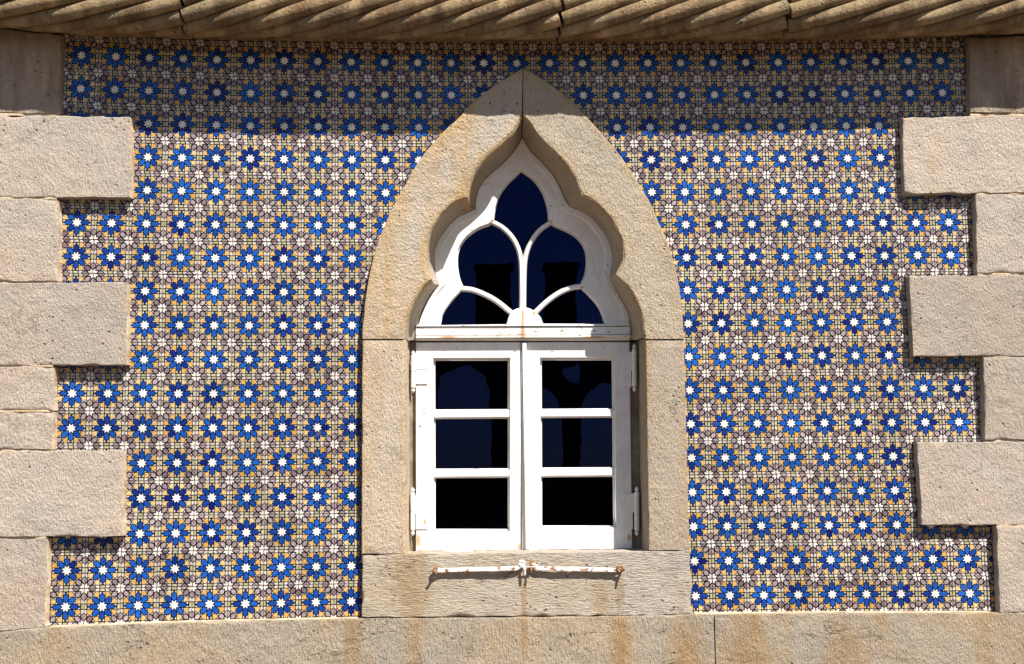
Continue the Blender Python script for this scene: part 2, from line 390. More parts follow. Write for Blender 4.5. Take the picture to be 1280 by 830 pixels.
def tile_mesh(seed):
    rr = random.Random(seed); h = T/2*0.983
    vs_ = []; fs = []; cols = []
    def face(pts, colr):
        n = len(vs_); vs_.extend(pts); fs.append(tuple(range(n, n+len(pts)))); cols.append(colr)
    k = 1-0.012
    f = [(-h*k, .0008, -h*k), (h*k, .0008, -h*k), (h*k, .0008, h*k), (-h*k, .0008, h*k)]
    g = [(-h, .003, -h), (h, .003, -h), (h, .003, h), (-h, .003, h)]
    b = [(-h, .010, -h), (h, .010, -h), (h, .010, h), (-h, .010, h)]
    blk = (0.006, 0.006, 0.009); bis = (0.34, 0.24, 0.15)
    face(f, blk)
    for i in range(4):
        j = (i+1) % 4
        face([g[i], g[j], f[j], f[i]], (0.45, 0.38, 0.30)); face([b[i], b[j], g[j], g[i]], bis)
    bt = rr.random()*0.8; ot = rr.random()**1.5; mt = rr.random()*0.7
    for cl, p in PAT:
        q = rr.random()
        if cl == 'blue': c = lerp3((.0025, .009, .15), (.012, .115, .50), min(1, max(0, bt*0.55 + 0.68*q - 0.10)))
        elif cl == 'orange': c = lerp3((.54, .285, .06), (.62, .48, .25), min(1, ot*0.75 + 0.35*q))
        elif cl == 'mauve': c = lerp3((.44, .355, .365), (.15, .09, .105), min(1, mt*0.55 + 0.6*q*q))
        elif cl == 'olive': c = lerp3((.34, .33, .17), (.48, .46, .33), q)
        elif cl == 'corner': c = (.70, .655, .62)
        elif len(p) == 16: c = (.76, .745, .72)
        else: c = lerp3((.62, .57, .53), (.50, .44, .42), q)
        kk = k
        cx_ = sum(a for a, b_ in p)/len(p); cy_ = sum(b_ for a, b_ in p)/len(p); ins = .0 if len(p) == 16 else .005
        q_ = []
        for x, z in p:
            dx_, dz_ = cx_-x, cy_-z; dl = math.hypot(dx_, dz_) or 1
            q_.append((x + (dx_/dl*ins if abs(x) < .995 else 0), z + (dz_/dl*ins if abs(z) < .995 else 0)))
        p = q_
        face([(max(-1, min(1, x))*h*kk, 0.0, max(-1, min(1, z))*h*kk) for x, z in p], c)
    me = bpy.data.meshes.new('tile'); me.from_pydata(vs_, [], fs); me.update()
    at = me.color_attributes.new('paint', 'FLOAT_COLOR', 'CORNER')
    buf = []
    for pl, c in zip(me.polygons, cols): buf += [*c, 1.0] * pl.loop_total
    at.data.foreach_set('color', buf)
    for pl in me.polygons:
        if pl.normal.y > 0 and pl.index != -1: pl.flip()
    me.materials.append(M_TILE)
    return me
TILES = [tile_mesh(100+i) for i in range(16)]

QUOIN_L = [((-140, 22), (76, 43), (74.5, 142), (-140, 140)), ((-140, 143), (163, 146), (162, 247), (-140, 246)), ((-140, 247.5), (72, 248.5), (72, 351.5), (-140, 352)),
           ((-140, 354), (158.5, 353), (157.5, 456.5), (-140, 457)), ((-140, 459), (67, 458.5), (66, 513.2), (-140, 514.2)), ((-140, 515.2), (66, 514.2), (65, 562), (-140, 564)), ((-140, 566), (154, 562.5), (152.5, 670.5), (-140, 672)), ((-140, 674.5), (59, 673), (55, 785), (-140, 797))]
QUOIN_R = [((1211, 47), (1420, 38), (1420, 141), (1212, 141)), ((1128.5, 147), (1420, 141.5), (1420, 240), (1130.5, 242)), ((1220, 243.5), (1420, 242), (1420, 341), (1221, 341.5)),
           ((1136, 344.5), (1420, 342.5), (1420, 444.5), (1141, 445)), ((1229.5, 446.5), (1420, 446), (1420, 549.5), (1232, 550)), ((1145.5, 552.5), (1420, 551), (1420, 655.5), (1153, 656.5)), ((1245.5, 658), (1420, 657.5), (1420, 763), (1250, 765.5))]
PLINTH_TOP = [(-140, 799), (0, 789), (55, 784), (180, 779), (300, 775.5), (452, 772.5), (600, 771.5), (760, 769.5), (893, 767), (1060, 765.5), (1245, 765), (1420, 765)]
def inside(p, pg):
    c = False; n = len(pg)
    for i in range(n):
        a, b = pg[i], pg[i-1]
        if (a[1] > p[1]) != (b[1] > p[1]) and p[0] < (b[0]-a[0])*(p[1]-a[1])/(b[1]-a[1]) + a[0]: c = not c
    return c
COVER = [[(W(x, y, YQ).x, W(x, y, YQ).z) for x, y in q] for q in QUOIN_L + QUOIN_R]
sur = [W(x, y, YS) for x, y in [*catmull(OUT_R, 40), (862, 690), (865, 768), (452, 773), (452, 690), *catmull(OUT_L, 40)[::-1]]]
COVER.append([(v.x, v.z) for v in sur])
PT = [W(x, y, 0) for x, y in PLINTH_TOP]
COVER.append([(v.x, v.z) for v in PT] + [(3, 0), (-3, 0)])
TOPZ = [W(x, y, 0) for x, y in [(-140, 26), (0, 38), (100, 45), (200, 48), (300, 50), (400, 51), (600, 52), (700, 52), (850, 52), (1000, 51), (1100, 49), (1200, 46), (1280, 44), (1420, 38)]]
COVER.append([(v.x, v.z) for v in TOPZ] + [(3, 5), (-3, 5)])
cand = []
for c in range(0, 28):
    for r in range(-1, 17):
        o = lay(c, r); n = 0
        for i in range(8):
            for j in range(8):
                p = (o.x + (i-3.5)/8*T, o.z + (j-3.5)/8*T)
                if not any(inside(p, g) for g in COVER): n += 1
        if n: cand.append((n, c, r))
cand.sort(key=lambda q: -q[0])
print('tiles in view', len(cand))
rest = MB(); rest_c = []
off = base_of(wall)
bmr = bmesh.new()
for k, (n, c, r) in enumerate(cand):
    o = lay(c, r); ex = (lay(c+.5, r)-lay(c-.5, r)); ez = lay(c, r-.5)-lay(c, r+.5)
    me = TILES[R.randrange(len(TILES))]
    q = R.randrange(4)
    sx, sz = ex.x/T, ez.z/T
    if q % 2: sx, sz = sz, sx
    mat = (Matrix.Translation(o - off + Vector((R.gauss(0, .0004), R.gauss(0, .0005), R.gauss(0, .0004)))) @ Matrix.Rotation(-math.atan2(ex.z, ex.x) + R.gauss(0, .003), 4, 'Y')
           @ Matrix.Rotation(R.gauss(0, .010), 4, 'X') @ Matrix.Rotation(R.gauss(0, .010), 4, 'Z') @ Matrix.Rotation(q*math.pi/2, 4, 'Y') @ Matrix.Diagonal((sx, 1, sz, 1)))
    if k < 300:
        t = bpy.data.objects.new('tile', me); COL.objects.link(t); t.parent = wall; t.matrix_local = mat
    else:
        tmp = me.copy(); tmp.transform(mat); bmr.from_mesh(tmp); bpy.data.meshes.remove(tmp)
if len(cand) > 300:
    me = bpy.data.meshes.new('tile_offcuts'); bmr.to_mesh(me)
    o = link('tile_offcuts', me, M_TILE, wall); o['kind'] = 'stuff'
bmr.free()

# ------------------------------------------------------------------ stone blocks
def fbm(p, s, o=4):
    v = 0; a = 1; q = Vector(p)*s
    for _ in range(o): v += a*noise.noise(q); q = q*2.03; a *= .55
    return v
def block(name, cs, yf, yb, mat, parent, res=0.016, amp=0.0022, rnd=0.0075, wob=0.0042, world=False):
    tl, tr, br, bl = [c if world else W(c[0], c[1], yf) for c in cs]
    wd = max((tr-tl).length, (br-bl).length); ht = max((tl-bl).length, (tr-br).length)
    def ticks(L):
        n = max(4, int(L/res)); e = [0, .0025/L, .006/L, .011/L]
        m = [.02/L + (1-.04/L)*i/n for i in range(n+1)]
        return e + m + [1-x for x in e[::-1]]
    U, V = ticks(wd), ticks(ht); nu, nv = len(U), len(V)
    verts = []; seed = Vector((R.random()*50, 0, R.random()*50))
    for v in V:
        for u in U:
            p = tl.lerp(tr, u).lerp(bl.lerp(br, u), v)
            dE = min(u, 1-u)*wd; dV = min(v, 1-v)*ht; d = min(dE, dV)
            chip = fbm(p+seed, 9, 3)
            rr = rnd*(0.4 + max(0, chip-.10)*3.6)
            dy = 0
            if d < rr: k = 1-d/rr; dy = rr*(1-math.sqrt(max(0, 1-k*k)))
            dy += amp*fbm(p+seed, 28, 4) + amp*0.8*fbm(p+seed*2, 6, 2)
            q = p.copy()
            wx = wob*fbm(p+seed*3, 14, 4)
            if dE < .012: q.x += wx*(1 if u < .5 else -1)*(1-dE/.012)
            if dV < .012: q.z += wob*fbm(p-seed, 14, 4)*(1-dV/.012)
            q.y = yf + dy
            verts.append(q)
    fs = [(j*nu+i, j*nu+i+1, (j+1)*nu+i+1, (j+1)*nu+i) for j in range(nv-1) for i in range(nu-1)]
    ring = [i for i in range(nu)] + [j*nu+nu-1 for j in range(1, nv)] + [(nv-1)*nu+i for i in range(nu-2, -1, -1)] + [j*nu for j in range(nv-2, 0, -1)]
    n0 = len(verts)
    for i in ring: q = verts[i].copy(); q.y = yb; verts.append(q)
    m = len(ring)
    fs += [(ring[i], ring[(i+1) % m], n0+(i+1) % m, n0+i) for i in range(m)]
    fs.append(tuple(range(n0, n0+m)))
    o = mesh(name, verts, fs, mat, parent, True)
    return o

qb = W(-140, 790, 0); ql = thing('stone_quoin', (qb.x, 0, qb.z), 'toothed column of long and short limestone blocks left of the tiles', 'quoin', 'stone quoins flanking the tiled field')
for i, q in enumerate(QUOIN_L):
    o = block('quoin_block', q, YQ + R.uniform(-.003, .003), 0.12, M_QUOIN_D if i == 0 else M_QUOIN, ql)
    if i == 0: o['label'] = 'dark stained block under the rope cornice'
qb = W(1420, 765, 0); qr = thing('stone_quoin', (qb.x, 0, qb.z), 'toothed column of long and short limestone blocks right of the tiles', 'quoin', 'stone quoins flanking the tiled field')
for i, q in enumerate(QUOIN_R):
    o = block('quoin_block', q, YQ + R.uniform(-.003, .003), 0.12, M_QUOIN_D if i == 0 else M_QUOIN, qr)
    if i == 0: o['label'] = 'block streaked with black stains under the rope cornice'

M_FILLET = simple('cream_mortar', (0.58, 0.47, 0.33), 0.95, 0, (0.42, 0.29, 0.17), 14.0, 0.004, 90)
def bed_joint(qa, qb_, par, right):
    lo = max(qa[3][0], qb_[0][0]); hi = min(qa[2][0], qb_[1][0]); n = 60; vs_ = []
    for i in range(n+1):
        x = lo+1.5+(hi-lo-3)*i/n
        ya = qa[3][1]+(qa[2][1]-qa[3][1])*(x-qa[3][0])/(qa[2][0]-qa[3][0]); yb_ = qb_[0][1]+(qb_[1][1]-qb_[0][1])*(x-qb_[0][0])/(qb_[1][0]-qb_[0][0])
        a_ = W(x, (ya+yb_)/2, YQ); g = fbm(a_*1.0, 9, 4); yy = YQ+.007+.011*max(-.5, g); hh = .0055+.002*g
        vs_ += [(a_.x, .03, a_.z-hh), (a_.x, yy, a_.z-hh), (a_.x, yy-.001, a_.z), (a_.x, yy, a_.z+hh), (a_.x, .03, a_.z+hh)]
    mesh('mortar_joint', vs_, [(i*5+j, i*5+(j+1) % 5, (i+1)*5+(j+1) % 5, (i+1)*5+j) for i in range(n) for j in range(5)] + [(0, 1, 2, 3, 4), tuple(range(n*5, n*5+5))], M_FILLET, par)
for Q, par in ((QUOIN_L, ql), (QUOIN_R, qr)):
    for qa, qb_ in zip(Q, Q[1:]): bed_joint(qa, qb_, par, 0)
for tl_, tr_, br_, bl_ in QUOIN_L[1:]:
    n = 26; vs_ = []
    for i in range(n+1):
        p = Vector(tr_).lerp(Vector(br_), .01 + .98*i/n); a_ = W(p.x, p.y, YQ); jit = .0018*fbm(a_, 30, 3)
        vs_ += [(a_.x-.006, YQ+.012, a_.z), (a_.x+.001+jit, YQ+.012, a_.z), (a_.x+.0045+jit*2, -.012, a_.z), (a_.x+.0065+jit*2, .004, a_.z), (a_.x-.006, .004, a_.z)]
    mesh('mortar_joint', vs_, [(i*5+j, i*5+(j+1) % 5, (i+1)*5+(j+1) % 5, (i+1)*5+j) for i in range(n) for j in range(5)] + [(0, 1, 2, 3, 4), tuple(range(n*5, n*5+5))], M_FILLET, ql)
# plinth under everything: its top edge follows the surveyed line
pl = thing('stone_plinth', (0, 0, 0), 'weathered ochre limestone base course running below the tiles and window sill', 'plinth')
def plinth_block(x0, x1):
    xs = [x for x in [p[0] for p in PLINTH_TOP] if x0 < x < x1]
    edge = catmull(PLINTH_TOP, 200)
    def top(x):
        for a, b in zip(edge, edge[1:]):
            if a.x <= x <= b.x: return a.y + (b.y-a.y)*(x-a.x)/max(1e-6, b.x-a.x)
        return edge[-1].y
    YP = -0.046; verts = []; n = max(6, int((x1-x0)/5)); zb = Z0 - 1.75
    dv = [0, .002, .005, .010, .018] + [.018 + .016*i for i in range(1, 20)] + [.40]
    seed = Vector((R.random()*50, 0, R.random()*50)); nd = len(dv)
    for i in range(n+1):
        x = x0 + (x1-x0)*i/n; t = W(x, top(x)+0.8, YP); dE = min(i, n-i)*5*.0033
        for k, d in enumerate([None] + dv + [None]):
            if d is None:
                q = Vector((t.x, 0.12, t.z)) if k == 0 else Vector((t.x, 0.12, zb))
            else:
                q = Vector((t.x, YP, max(zb, t.z-d) if k < nd else zb)); p = q.copy()
                rr = .008*(.5+max(0, fbm(p+seed, 8, 3)-.1)*3.0); dd = min(d, dE)
                dy = rr*(1-math.sqrt(max(0, 1-(1-dd/rr)**2))) if dd < rr else 0
                q.y += dy + .003*fbm(p+seed, 26, 4) + .0025*fbm(p, 6, 2)
                if k == 1: q.z += .003*fbm(p+seed, 16, 4)
            verts.append(q)
    m = nd+2
    fs = [(i*m+j, i*m+j+1, (i+1)*m+j+1, (i+1)*m+j) for i in range(n) for j in range(m-1)] + [tuple(range(m)), tuple(range(n*m, (n+1)*m))]
    mesh('plinth_block', verts, fs, M_PLINTH, pl, True)
plinth_block(-140, 892.2); plinth_block(893.8, 1420)
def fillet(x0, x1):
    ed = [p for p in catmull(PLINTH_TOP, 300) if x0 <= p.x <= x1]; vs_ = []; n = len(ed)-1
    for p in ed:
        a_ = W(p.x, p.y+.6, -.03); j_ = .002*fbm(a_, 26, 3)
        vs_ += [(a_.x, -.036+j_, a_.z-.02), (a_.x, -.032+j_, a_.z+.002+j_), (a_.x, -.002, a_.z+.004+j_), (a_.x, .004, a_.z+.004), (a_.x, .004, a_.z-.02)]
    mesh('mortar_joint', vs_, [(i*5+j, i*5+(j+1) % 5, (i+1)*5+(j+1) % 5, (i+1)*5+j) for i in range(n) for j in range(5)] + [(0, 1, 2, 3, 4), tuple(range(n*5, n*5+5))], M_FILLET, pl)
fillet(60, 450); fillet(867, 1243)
xa, xb = W(-140, 800).x, W(1420, 765).x
for a, b in ((xa, -.7), (-.69, .5), (.51, xb)):
    block('plinth_block', [Vector((a, -.044, Z0-1.76)), Vector((b, -.044, Z0-1.76)), Vector((b, -.044, 0.005)), Vector((a, -.044, 0.005))], -.044, .12, M_PLINTH, pl, res=.05, world=True)

# ------------------------------------------------------------------ stone surround of the window
sb = W(655, 772, 0); su = thing('window_surround', (sb.x, 0, sb.z), 'carved pointed trefoil stone surround framing the window', 'window surround')
def strip(name, O, I, Fp, mat, sgn, joint_top=True, rows=16):
    """O outer, I inner (both at stone front), Fp the line where the reveal meets the joinery. World points, equal counts."""
    n = len(O); seed = Vector((R.random()*50, 0, R.random()*50)); verts = []; m = 0; ar = []
    ts = [0, .02, .05] + [.1 + .8*i/rows for i in range(rows+1)] + [.955, .985, 1.0]
    for i in range(n):
        o, a, f = O[i], I[i], Fp[i]; L = (a-o).length; row = [Vector((o.x, .05, o.z))]
        ends = min(i, n-1-i)*0.011
        for t in ts:
            p = o.lerp(a, t); d = min(t, 1-t)*L; de = min(d, ends)
            rr = .005*(.4 + max(0, fbm(p+seed, 9, 3)-.15)*2.5)
            dy = rr*(1-math.sqrt(max(0, 1-(1-de/rr)**2))) if de < rr else 0
            q = Vector((p.x, YS + dy + .002*fbm(p+seed, 28, 4) + .0016*fbm(p, 6, 2), p.z))
            row.append(q); ar.append(math.exp(-t*L/.028)*.9 + math.exp(-(1-t)*L/.022)*.9)
        ar.insert(len(ar)-len(ts), 1.0); ar += [.9, .9, .8, .5, .3, .2, .2, .2]
        D_ = max(.03, (Vector((f.x-a.x, 0, f.z-a.z))).length)
        for t, y in ((.004/D_, YS+.004), (.0135/D_, YS+.017), (.0145/D_, YS+.020), (.016/D_, YS+.050), (max(.018/D_, .12), YS+.085), (max(.024/D_, .30), YF-.05), (.72, YF-.015), (1.0, YF+.02)):
            p = a.lerp(f, t); row.append(Vector((p.x, y, p.z)) + Vector((1, 0, 1))*.0012*fbm(p+seed, 24, 3))
        m = len(row); verts += row
    fs = [(i*m+j, i*m+j+1, (i+1)*m+j+1, (i+1)*m+j) for i in range(n-1) for j in range(m-1)]
    o = mesh(name, verts, fs, mat, su, True)
    at = o.data.attributes.new('arris', 'FLOAT', 'POINT'); at.data.foreach_set('value', ar)
    return o
def wl(pts, y): return [W(p[0], p[1], y) for p in pts]
def strip_px(name, o, i, f, mat, s): return strip(name, wl(o, YS), wl(i, YS), wl(f, YF+.015), mat, s)
def shift(pts, dx): return [Vector((p[0]+dx*max(0, 1-k/3), p[1])) for k, p in enumerate(pts)]
g = lambda pts: [Vector((p[0], p[1]-0.4*(k == len(pts)-1))) for k, p in enumerate(pts)]
strip_px('arch_stone', g(shift(catmull(OUT_L, NW), -.3)), g(shift(chain(IN_L), -.3)), chain(FR_L), M_ARCH_L, -1)
strip_px('arch_stone', g(shift(catmull(OUT_R, NW), .3)), g(shift(chain(IN_R), .3)), chain(FR_R), M_ARCH_R, 1)
strip_px('jamb_stone', catmull([(453, 425.5), (452.3, 692)], 40), catmull([(503.2, 425.5), (505, 692)], 40), catmull([(512, 425), (512.5, 690)], 40), M_JAMB, -1)
strip_px('jamb_stone', catmull([(854.8, 425.5), (862, 687.5)], 40), catmull([(807.5, 425.5), (811.5, 687.5)], 40), catmull([(797, 425), (802, 687)], 40), M_JAMB, 1)
block('sill_stone', [(452.3, 693), (862, 688.5), (865, 768.5), (452, 772)], YS+.002, 0.30, M_SILL, su, rnd=.008, amp=.003)

# ------------------------------------------------------------------ arched window
wb = W(655, 688, YF); win = thing('arched_window', (wb.x, YF, wb.z), 'white painted wooden window with trefoil fanlight over two casements', 'window')
outer = chain(FR_L)[::-1] + chain(FR_R)[1:]
def widen(pts, k=1.0):   # tuck the timber a little way into the stone
    c = Vector((653, 330)); return [p + (p-c).normalized()*3*k for p in pts]
HOLE = [catmull([(652.4,212),(667.4,223.2),(678.2,238.4),(683.6,253.6),(685.8,263),(686.5,274)], 16),
        catmull([(689,277),(695,281.5),(710.7,288.5),(723.8,297.3),(732.4,310.7),(734.6,326),(732.4,343.3),(726.5,355.5)], 22),
        catmull([(728,360.5),(741,373.7),(750.9,386.7),(757.4,405)], 12),
        catmull([(678.5,405.3),(676,396.5),(668,389),(660,385.5),(653.5,385),(647,386),(640,390),(635.5,397),(633.5,406)], 16),
        catmull([(549.6,406.5),(552.8,393.2),(562.6,378),(575,364.5)], 12),
        catmull([(578,357.5),(573.8,347.6),(571,330.3),(572.4,312.9),(581,297.7),(596.2,285.8),(610.5,280)], 22),
        catmull([(616.5,275),(618,264),(620,256),(624.4,242.7),(635.3,227.5),(651.6,212)], 16)]
hol = [p for s in HOLE for p in s]
out_px = widen(outer)
fan = flat('fanlight', [poly(out_px, YF), poly(hol, YF)], YF, YF+.045, M_PAINT, win, bevel=.005)
inner = [p + (Vector((653, 320))-p).normalized()*1.6 for p in hol]
outr = [p + (p-Vector((653, 320))).normalized()*6 for p in hol]
flat('putty_bead', [poly(outr, YF), poly(inner, YF)], YF+.022, YF+.040, M_PAINT, fan, bevel=.003)
def bar(name, pts, wpx, parent, y=YF+.004, n=18, dep=.026):
    hw = wpx*.0032/2
    path = [W(p.x, p.y, y+.012) for p in catmull(pts, n)]
    prof = [(-hw, -dep), (hw, -dep), (hw, -.004), (hw*.55, .010), (-hw*.55, .010), (-hw, -.004)]
    m = MB(); m.sweep(path, prof); return m.build(name, M_PAINT, parent)
bar('glazing_bar', [(614, 276.5), (628, 284), (640, 296), (648, 311), (651.3, 328), (652, 355), (652.2, 388)], 6.5, fan)
bar('glazing_bar', [(690, 277), (677, 285.5), (667, 297), (659.5, 312), (656, 328), (655, 355), (654.6, 388)], 6.5, fan)
bar('glazing_bar', [(575.5, 360.5), (590, 362), (606, 368), (622, 377), (640, 391.5)], 7, fan)
bar('glazing_bar', [(729, 357.5), (714, 359.5), (699, 366), (684, 376.5), (668, 391.5)], 7, fan)
PANES = [[(652.4,209),(667.4,220),(680,236),(688,255),(689,274),(671.7,285),(660.8,297),(653.4,318),(645,300),(632,285),(615,274),(616,255),(624,240),(636,225)],
         [(613,278),(596,282),(578,295),(568,312),(567,332),(574,354),(583,359),(600,364),(620,374),(642,391),(651,388),(651,328),(647,311),(636,293)],
         [(692,278),(712,286),(727,296),(736,310),(738,328),(733,348),(726,358),(708,363),(690,373),(667,390),(656,388),(656.5,328),(660,313),(672,294)],
         [(577,362),(560,376),(549,392),(545,408),(636,408),(638,392),(622,380),(606,371),(590,365)],
         [(727,359.5),(744,372),(754,386),(761,407),(675,407),(668,393),(685,379),(700,369),(714,362.5)]]
for p in PANES:
    flat('pane', [poly([Vector(q) for q in p], YF+.032)], YF+.030, YF+.034, M_GLASS, fan)
# moulded transom between fanlight and casements
m = MB()
a, b = W(520, 422, YF), W(787, 421, YF)
for z0, z1, yy in ((-.004, .008, -.030), (.009, .044, -.020), (.045, .053, -.026)):
    lo = -.0; x0, x1 = a.x, b.x; zc0, zc1 = a.z, b.z
    m.add([(x0, YF+yy, zc0+z0), (x1, YF+yy, zc1+z0), (x1, YF+.05, zc1+z0), (x0, YF+.05, zc0+z0), (x0, YF+yy, zc0+z1-.003), (x1, YF+yy, zc1+z1-.003), (x1, YF+.05, zc1+z1), (x0, YF+.05, zc0+z1)],
          [(0,1,2,3),(4,5,6,7),(0,1,5,4),(1,2,6,5),(2,3,7,6),(3,0,4,7)])
m.build('transom', M_TRANSOM, win)
ins_ = [p + (Vector((653, 330))-p).normalized()*5.5 for p in outer[2:-2]]
flat('moulding', [poly(widen(outer), YF), poly(ins_, YF)], YF-.007, YF+.012, M_PAINT, fan, bevel=.003)
for xa_, xb_ in ((506, 526), (782, 808)):
    p, q = W(xa_, 426, YF), W(xb_, 691, YF); m = MB(); m.box((p.x, YF+.030, q.z), (q.x, YF+.075, p.z)); m.build('fixed_frame', M_FRAME, win)

def casement(L, Rr, B_L, Topy, Boty, panes_x, pane_y, hinges, side):
    """px: outer left/right at top and bottom, glass columns and rows."""
    YC = YF+.004
    out = [(L[0], Topy[0]), (Rr[0], Topy[1]), (Rr[1], Boty[1]), (L[1], Boty[0])]
    x0, x1, x2, x3 = panes_x   # top-left, top-right, bottom-right, bottom-left
    t0, t1 = pane_y[0][0], pane_y[-1][1]
    hole = [(x0-1.5, t0-2), (x1+1.5, t0-2), (x2+1.5, t1+1.5), (x3-1.5, t1+1.5)]
    fr = flat('casement', [poly([Vector(p) for p in out], YC), poly([Vector(p) for p in hole], YC)], YC, YC+.044, M_PAINT, win, bevel=.004)
    for (ya, yb), nxt in zip(pane_y, pane_y[1:]):
        ym = (yb+nxt[0])/2; hh = (nxt[0]-yb)/2*.0033
        f = (ym-t0)/(t1-t0); xl = x0+(x3-x0)*f-2; xr = x1+(x2-x1)*f+2
        p = [W(xl, ym, YC+.014), W(xr, ym-.6, YC+.014)]
        mm = MB(); mm.sweep([p[0], p[0].lerp(p[1], .5), p[1]], [(-hh-.003, -.026), (hh+.003, -.026), (hh+.003, -.002), (hh*.75, .009), (-hh*.75, .009), (-hh-.003, -.002)])
        mm.build('glazing_bar', M_PAINT, fr)
    # putty bead round the sash opening
    bi = [(x0+.8, t0+.6), (x1-.8, t0+.6), (x2-.8, t1-.6), (x3+.8, t1-.6)]; bo = [(x0-4, t0-5), (x1+4, t0-5), (x2+4, t1+4), (x3-4, t1+4)]
    flat('putty_bead', [poly([Vector(p) for p in bo], YC), poly([Vector(p) for p in bi], YC)], YC+.020, YC+.040, M_PAINT, fr, bevel=.004)
    for ya, yb in pane_y:
        f = ((ya+yb)/2-t0)/(t1-t0)
        q = [(x0+(x3-x0)*f-3, ya-3), (x1+(x2-x1)*f+3, ya-3.4), (x1+(x2-x1)*f+3, yb+3), (x0+(x3-x0)*f-3, yb+3.4)]
        flat('pane', [poly([Vector(p) for p in q], YC+.032)], YC+.030, YC+.034, M_GLASS, fr)
    for bx, y0, y1, pa, pb, py0, py1 in hinges:
        mm = MB(); yy = YC-.010
        c0, c1 = W(pa, py0, YC), W(pb, py1, YC)
        mm.box((min(c0.x, c1.x), YC-.005, c1.z), (max(c0.x, c1.x), YC+.002, c0.z))
        top, bot = W(bx, y0, yy), W(bx, y1, yy); H = top.z-bot.z
        prof = [(0, .002), (.02, .005), (.05, .008), (.075, .008), (.10, .004), (.115, .0095), (.13, .0105), (.50, .0105), (.503, .0085), (.52, .0085), (.523, .0105), (.87, .0105), (.885, .0095), (.90, .004), (.925, .008), (.95, .008), (.98, .005), (1, .002)]
        mm.tube([bot.lerp(top, t) for t, r in prof], [r for t, r in prof], 10)
        mm.box((min(c0.x, bot.x), YC-.007, (c0.z+c1.z)/2-.005), (max(c1.x, bot.x), YC-.003, min(c0.z, top.z-.01)))
        mm.build('hinge', M_PAINT, fr)
    return fr
casement((519.8, 519.8), (651, 651), 0, (428, 427.6), (688.8, 687.8), (543.5, 635.7, 636, 543.5), [(449.6, 512.7), (523, 586.8), (597, 662)],
         [(516.5, 438.5, 491, 520, 534.5, 441, 480), (516, 609.5, 670, 520, 534.5, 620, 661)], -1)
cr = casement((651.8, 652), (787, 790.5), 0, (427.6, 427.2), (687.8, 686.2), (677, 766.3, 768.5, 677.3), [(449.2, 511.8), (521.8, 585.4), (595.9, 657.8)],
         [(793, 429.5, 489.5, 774, 789, 440, 484), (796, 608, 670, 777.5, 791, 617, 661)], 1)
# astragal that covers the meeting stiles
a, b = W(653.2, 429, YF-.016), W(661, 687, YF-.016)
flat('astragal', [[Vector((a.x, 0, a.z)), Vector((b.x, 0, a.z)), Vector((b.x+.002, 0, b.z)), Vector((a.x+.002, 0, b.z))]], YF-.016, YF+.006, M_PAINT, cr, bevel=.003)
# timber sill under the casements
a, b = W(519, 688.8, YF), W(792, 686.8, YF)
m = MB(); m.add([(a.x, YF-.010, a.z-.03), (b.x, YF-.010, b.z-.03), (b.x, YF+.05, b.z-.03), (a.x, YF+.05, a.z-.03), (a.x, YF-.010, a.z-.002), (b.x, YF-.010, b.z-.002), (b.x, YF+.05, b.z-.001), (a.x, YF+.05, a.z-.001)],
               [(0,1,2,3),(4,5,6,7),(0,1,5,4),(1,2,6,5),(2,3,7,6),(3,0,4,7)]); m.build('bottom_rail', M_PAINT, win)

# ------------------------------------------------------------------ shutter stays on the sill
def ring(c, r, rr, ax, k=16):
    m = MB(); pts = []
    e1 = Vector((0, 0, 1)); e2 = ax.normalized().cross(e1)
    pts = [c + (e1*math.cos(2*math.pi*i/k) + e2*math.sin(2*math.pi*i/k))*r for i in range(k+1)]
    m.tube(pts, rr, 7); return m
YB = YS-.014
def stay(eye, end, hump, label, hook):
    e0 = W(*eye, YB); t = thing('shutter_stay', (e0.x, YS, e0.z), label, 'shutter stay', 'iron shutter stays on the sill')
    pts = [W(p[0], p[1], YB) for p in hump]
    m = MB(); prof = [(-.0085, -.004), (.0085, -.004), (.0085, .003), (.006, .0055), (-.006, .0055), (-.0085, .003)]
    dense = []
    for a_, b_ in zip(pts, pts[1:]): dense += [a_.lerp(b_, i/6) for i in range(6)]
    m.sweep(dense + [pts[-1]], prof); m.build('bar', M_IRON, t)
    rg = ring(W(*eye, YB-.004), .011, .0048, Vector((0.3, -1, 0.1))); rg.build('eye', M_RUST, t, True)
    pin = MB(); s = -1 if hook else 1
    p0 = W(eye[0]+s*1, eye[1]+1, YS+.02); p0.y = YS+.02
    pin.tube([p0, Vector((p0.x, YS-.03, p0.z)), Vector((p0.x+s*.004, YS-.042, p0.z+.002)), Vector((p0.x+s*.006, YS-.046, p0.z+.008))], [.005, .005, .0048, .003], 8)
    pin.build('pivot_pin', M_RUST, t, True)
    if hook:
        c = W(652, 704.5, YB-.002); h = ring(c, .010, .0055, Vector((0.2, -1, 0))); h.build('hook', M_IRON, t, True)
        d = MB(); q = W(655.5, 707, YB-.008); d.tube([q + Vector((-.004, 0, .004)), q + Vector((0, -.004, -.012)), q + Vector((.001, -.004, -.034)), q + Vector((.001, -.003, -.041))], [.004, .0055, .005, .002], 8); d.build('drop_catch', M_IRON, t, True)
    else:
        c = W(665.5, 704.2, YB-.006); h = ring(c, .010, .0045, Vector((0.6, -1, 0.2))); h.build('hook', M_RUST, t, True)
        d = MB(); q = W(663.2, 708, YS); d.tube([Vector((q.x, YS+.01, q.z)), Vector((q.x, YS-.03, q.z)), Vector((q.x, YS-.034, q.z-.014)), Vector((q.x, YS-.032, q.z-.024))], [.0045, .0045, .005, .003], 8); d.build('staple', M_RUST, t, True)
        d = MB(); d.tube([W(652, 708.8, YB-.010), W(658, 708.6, YB-.012), W(667, 708.6, YB-.010)], .0028, 6); d.build('link_pin', M_IRON, t, True)
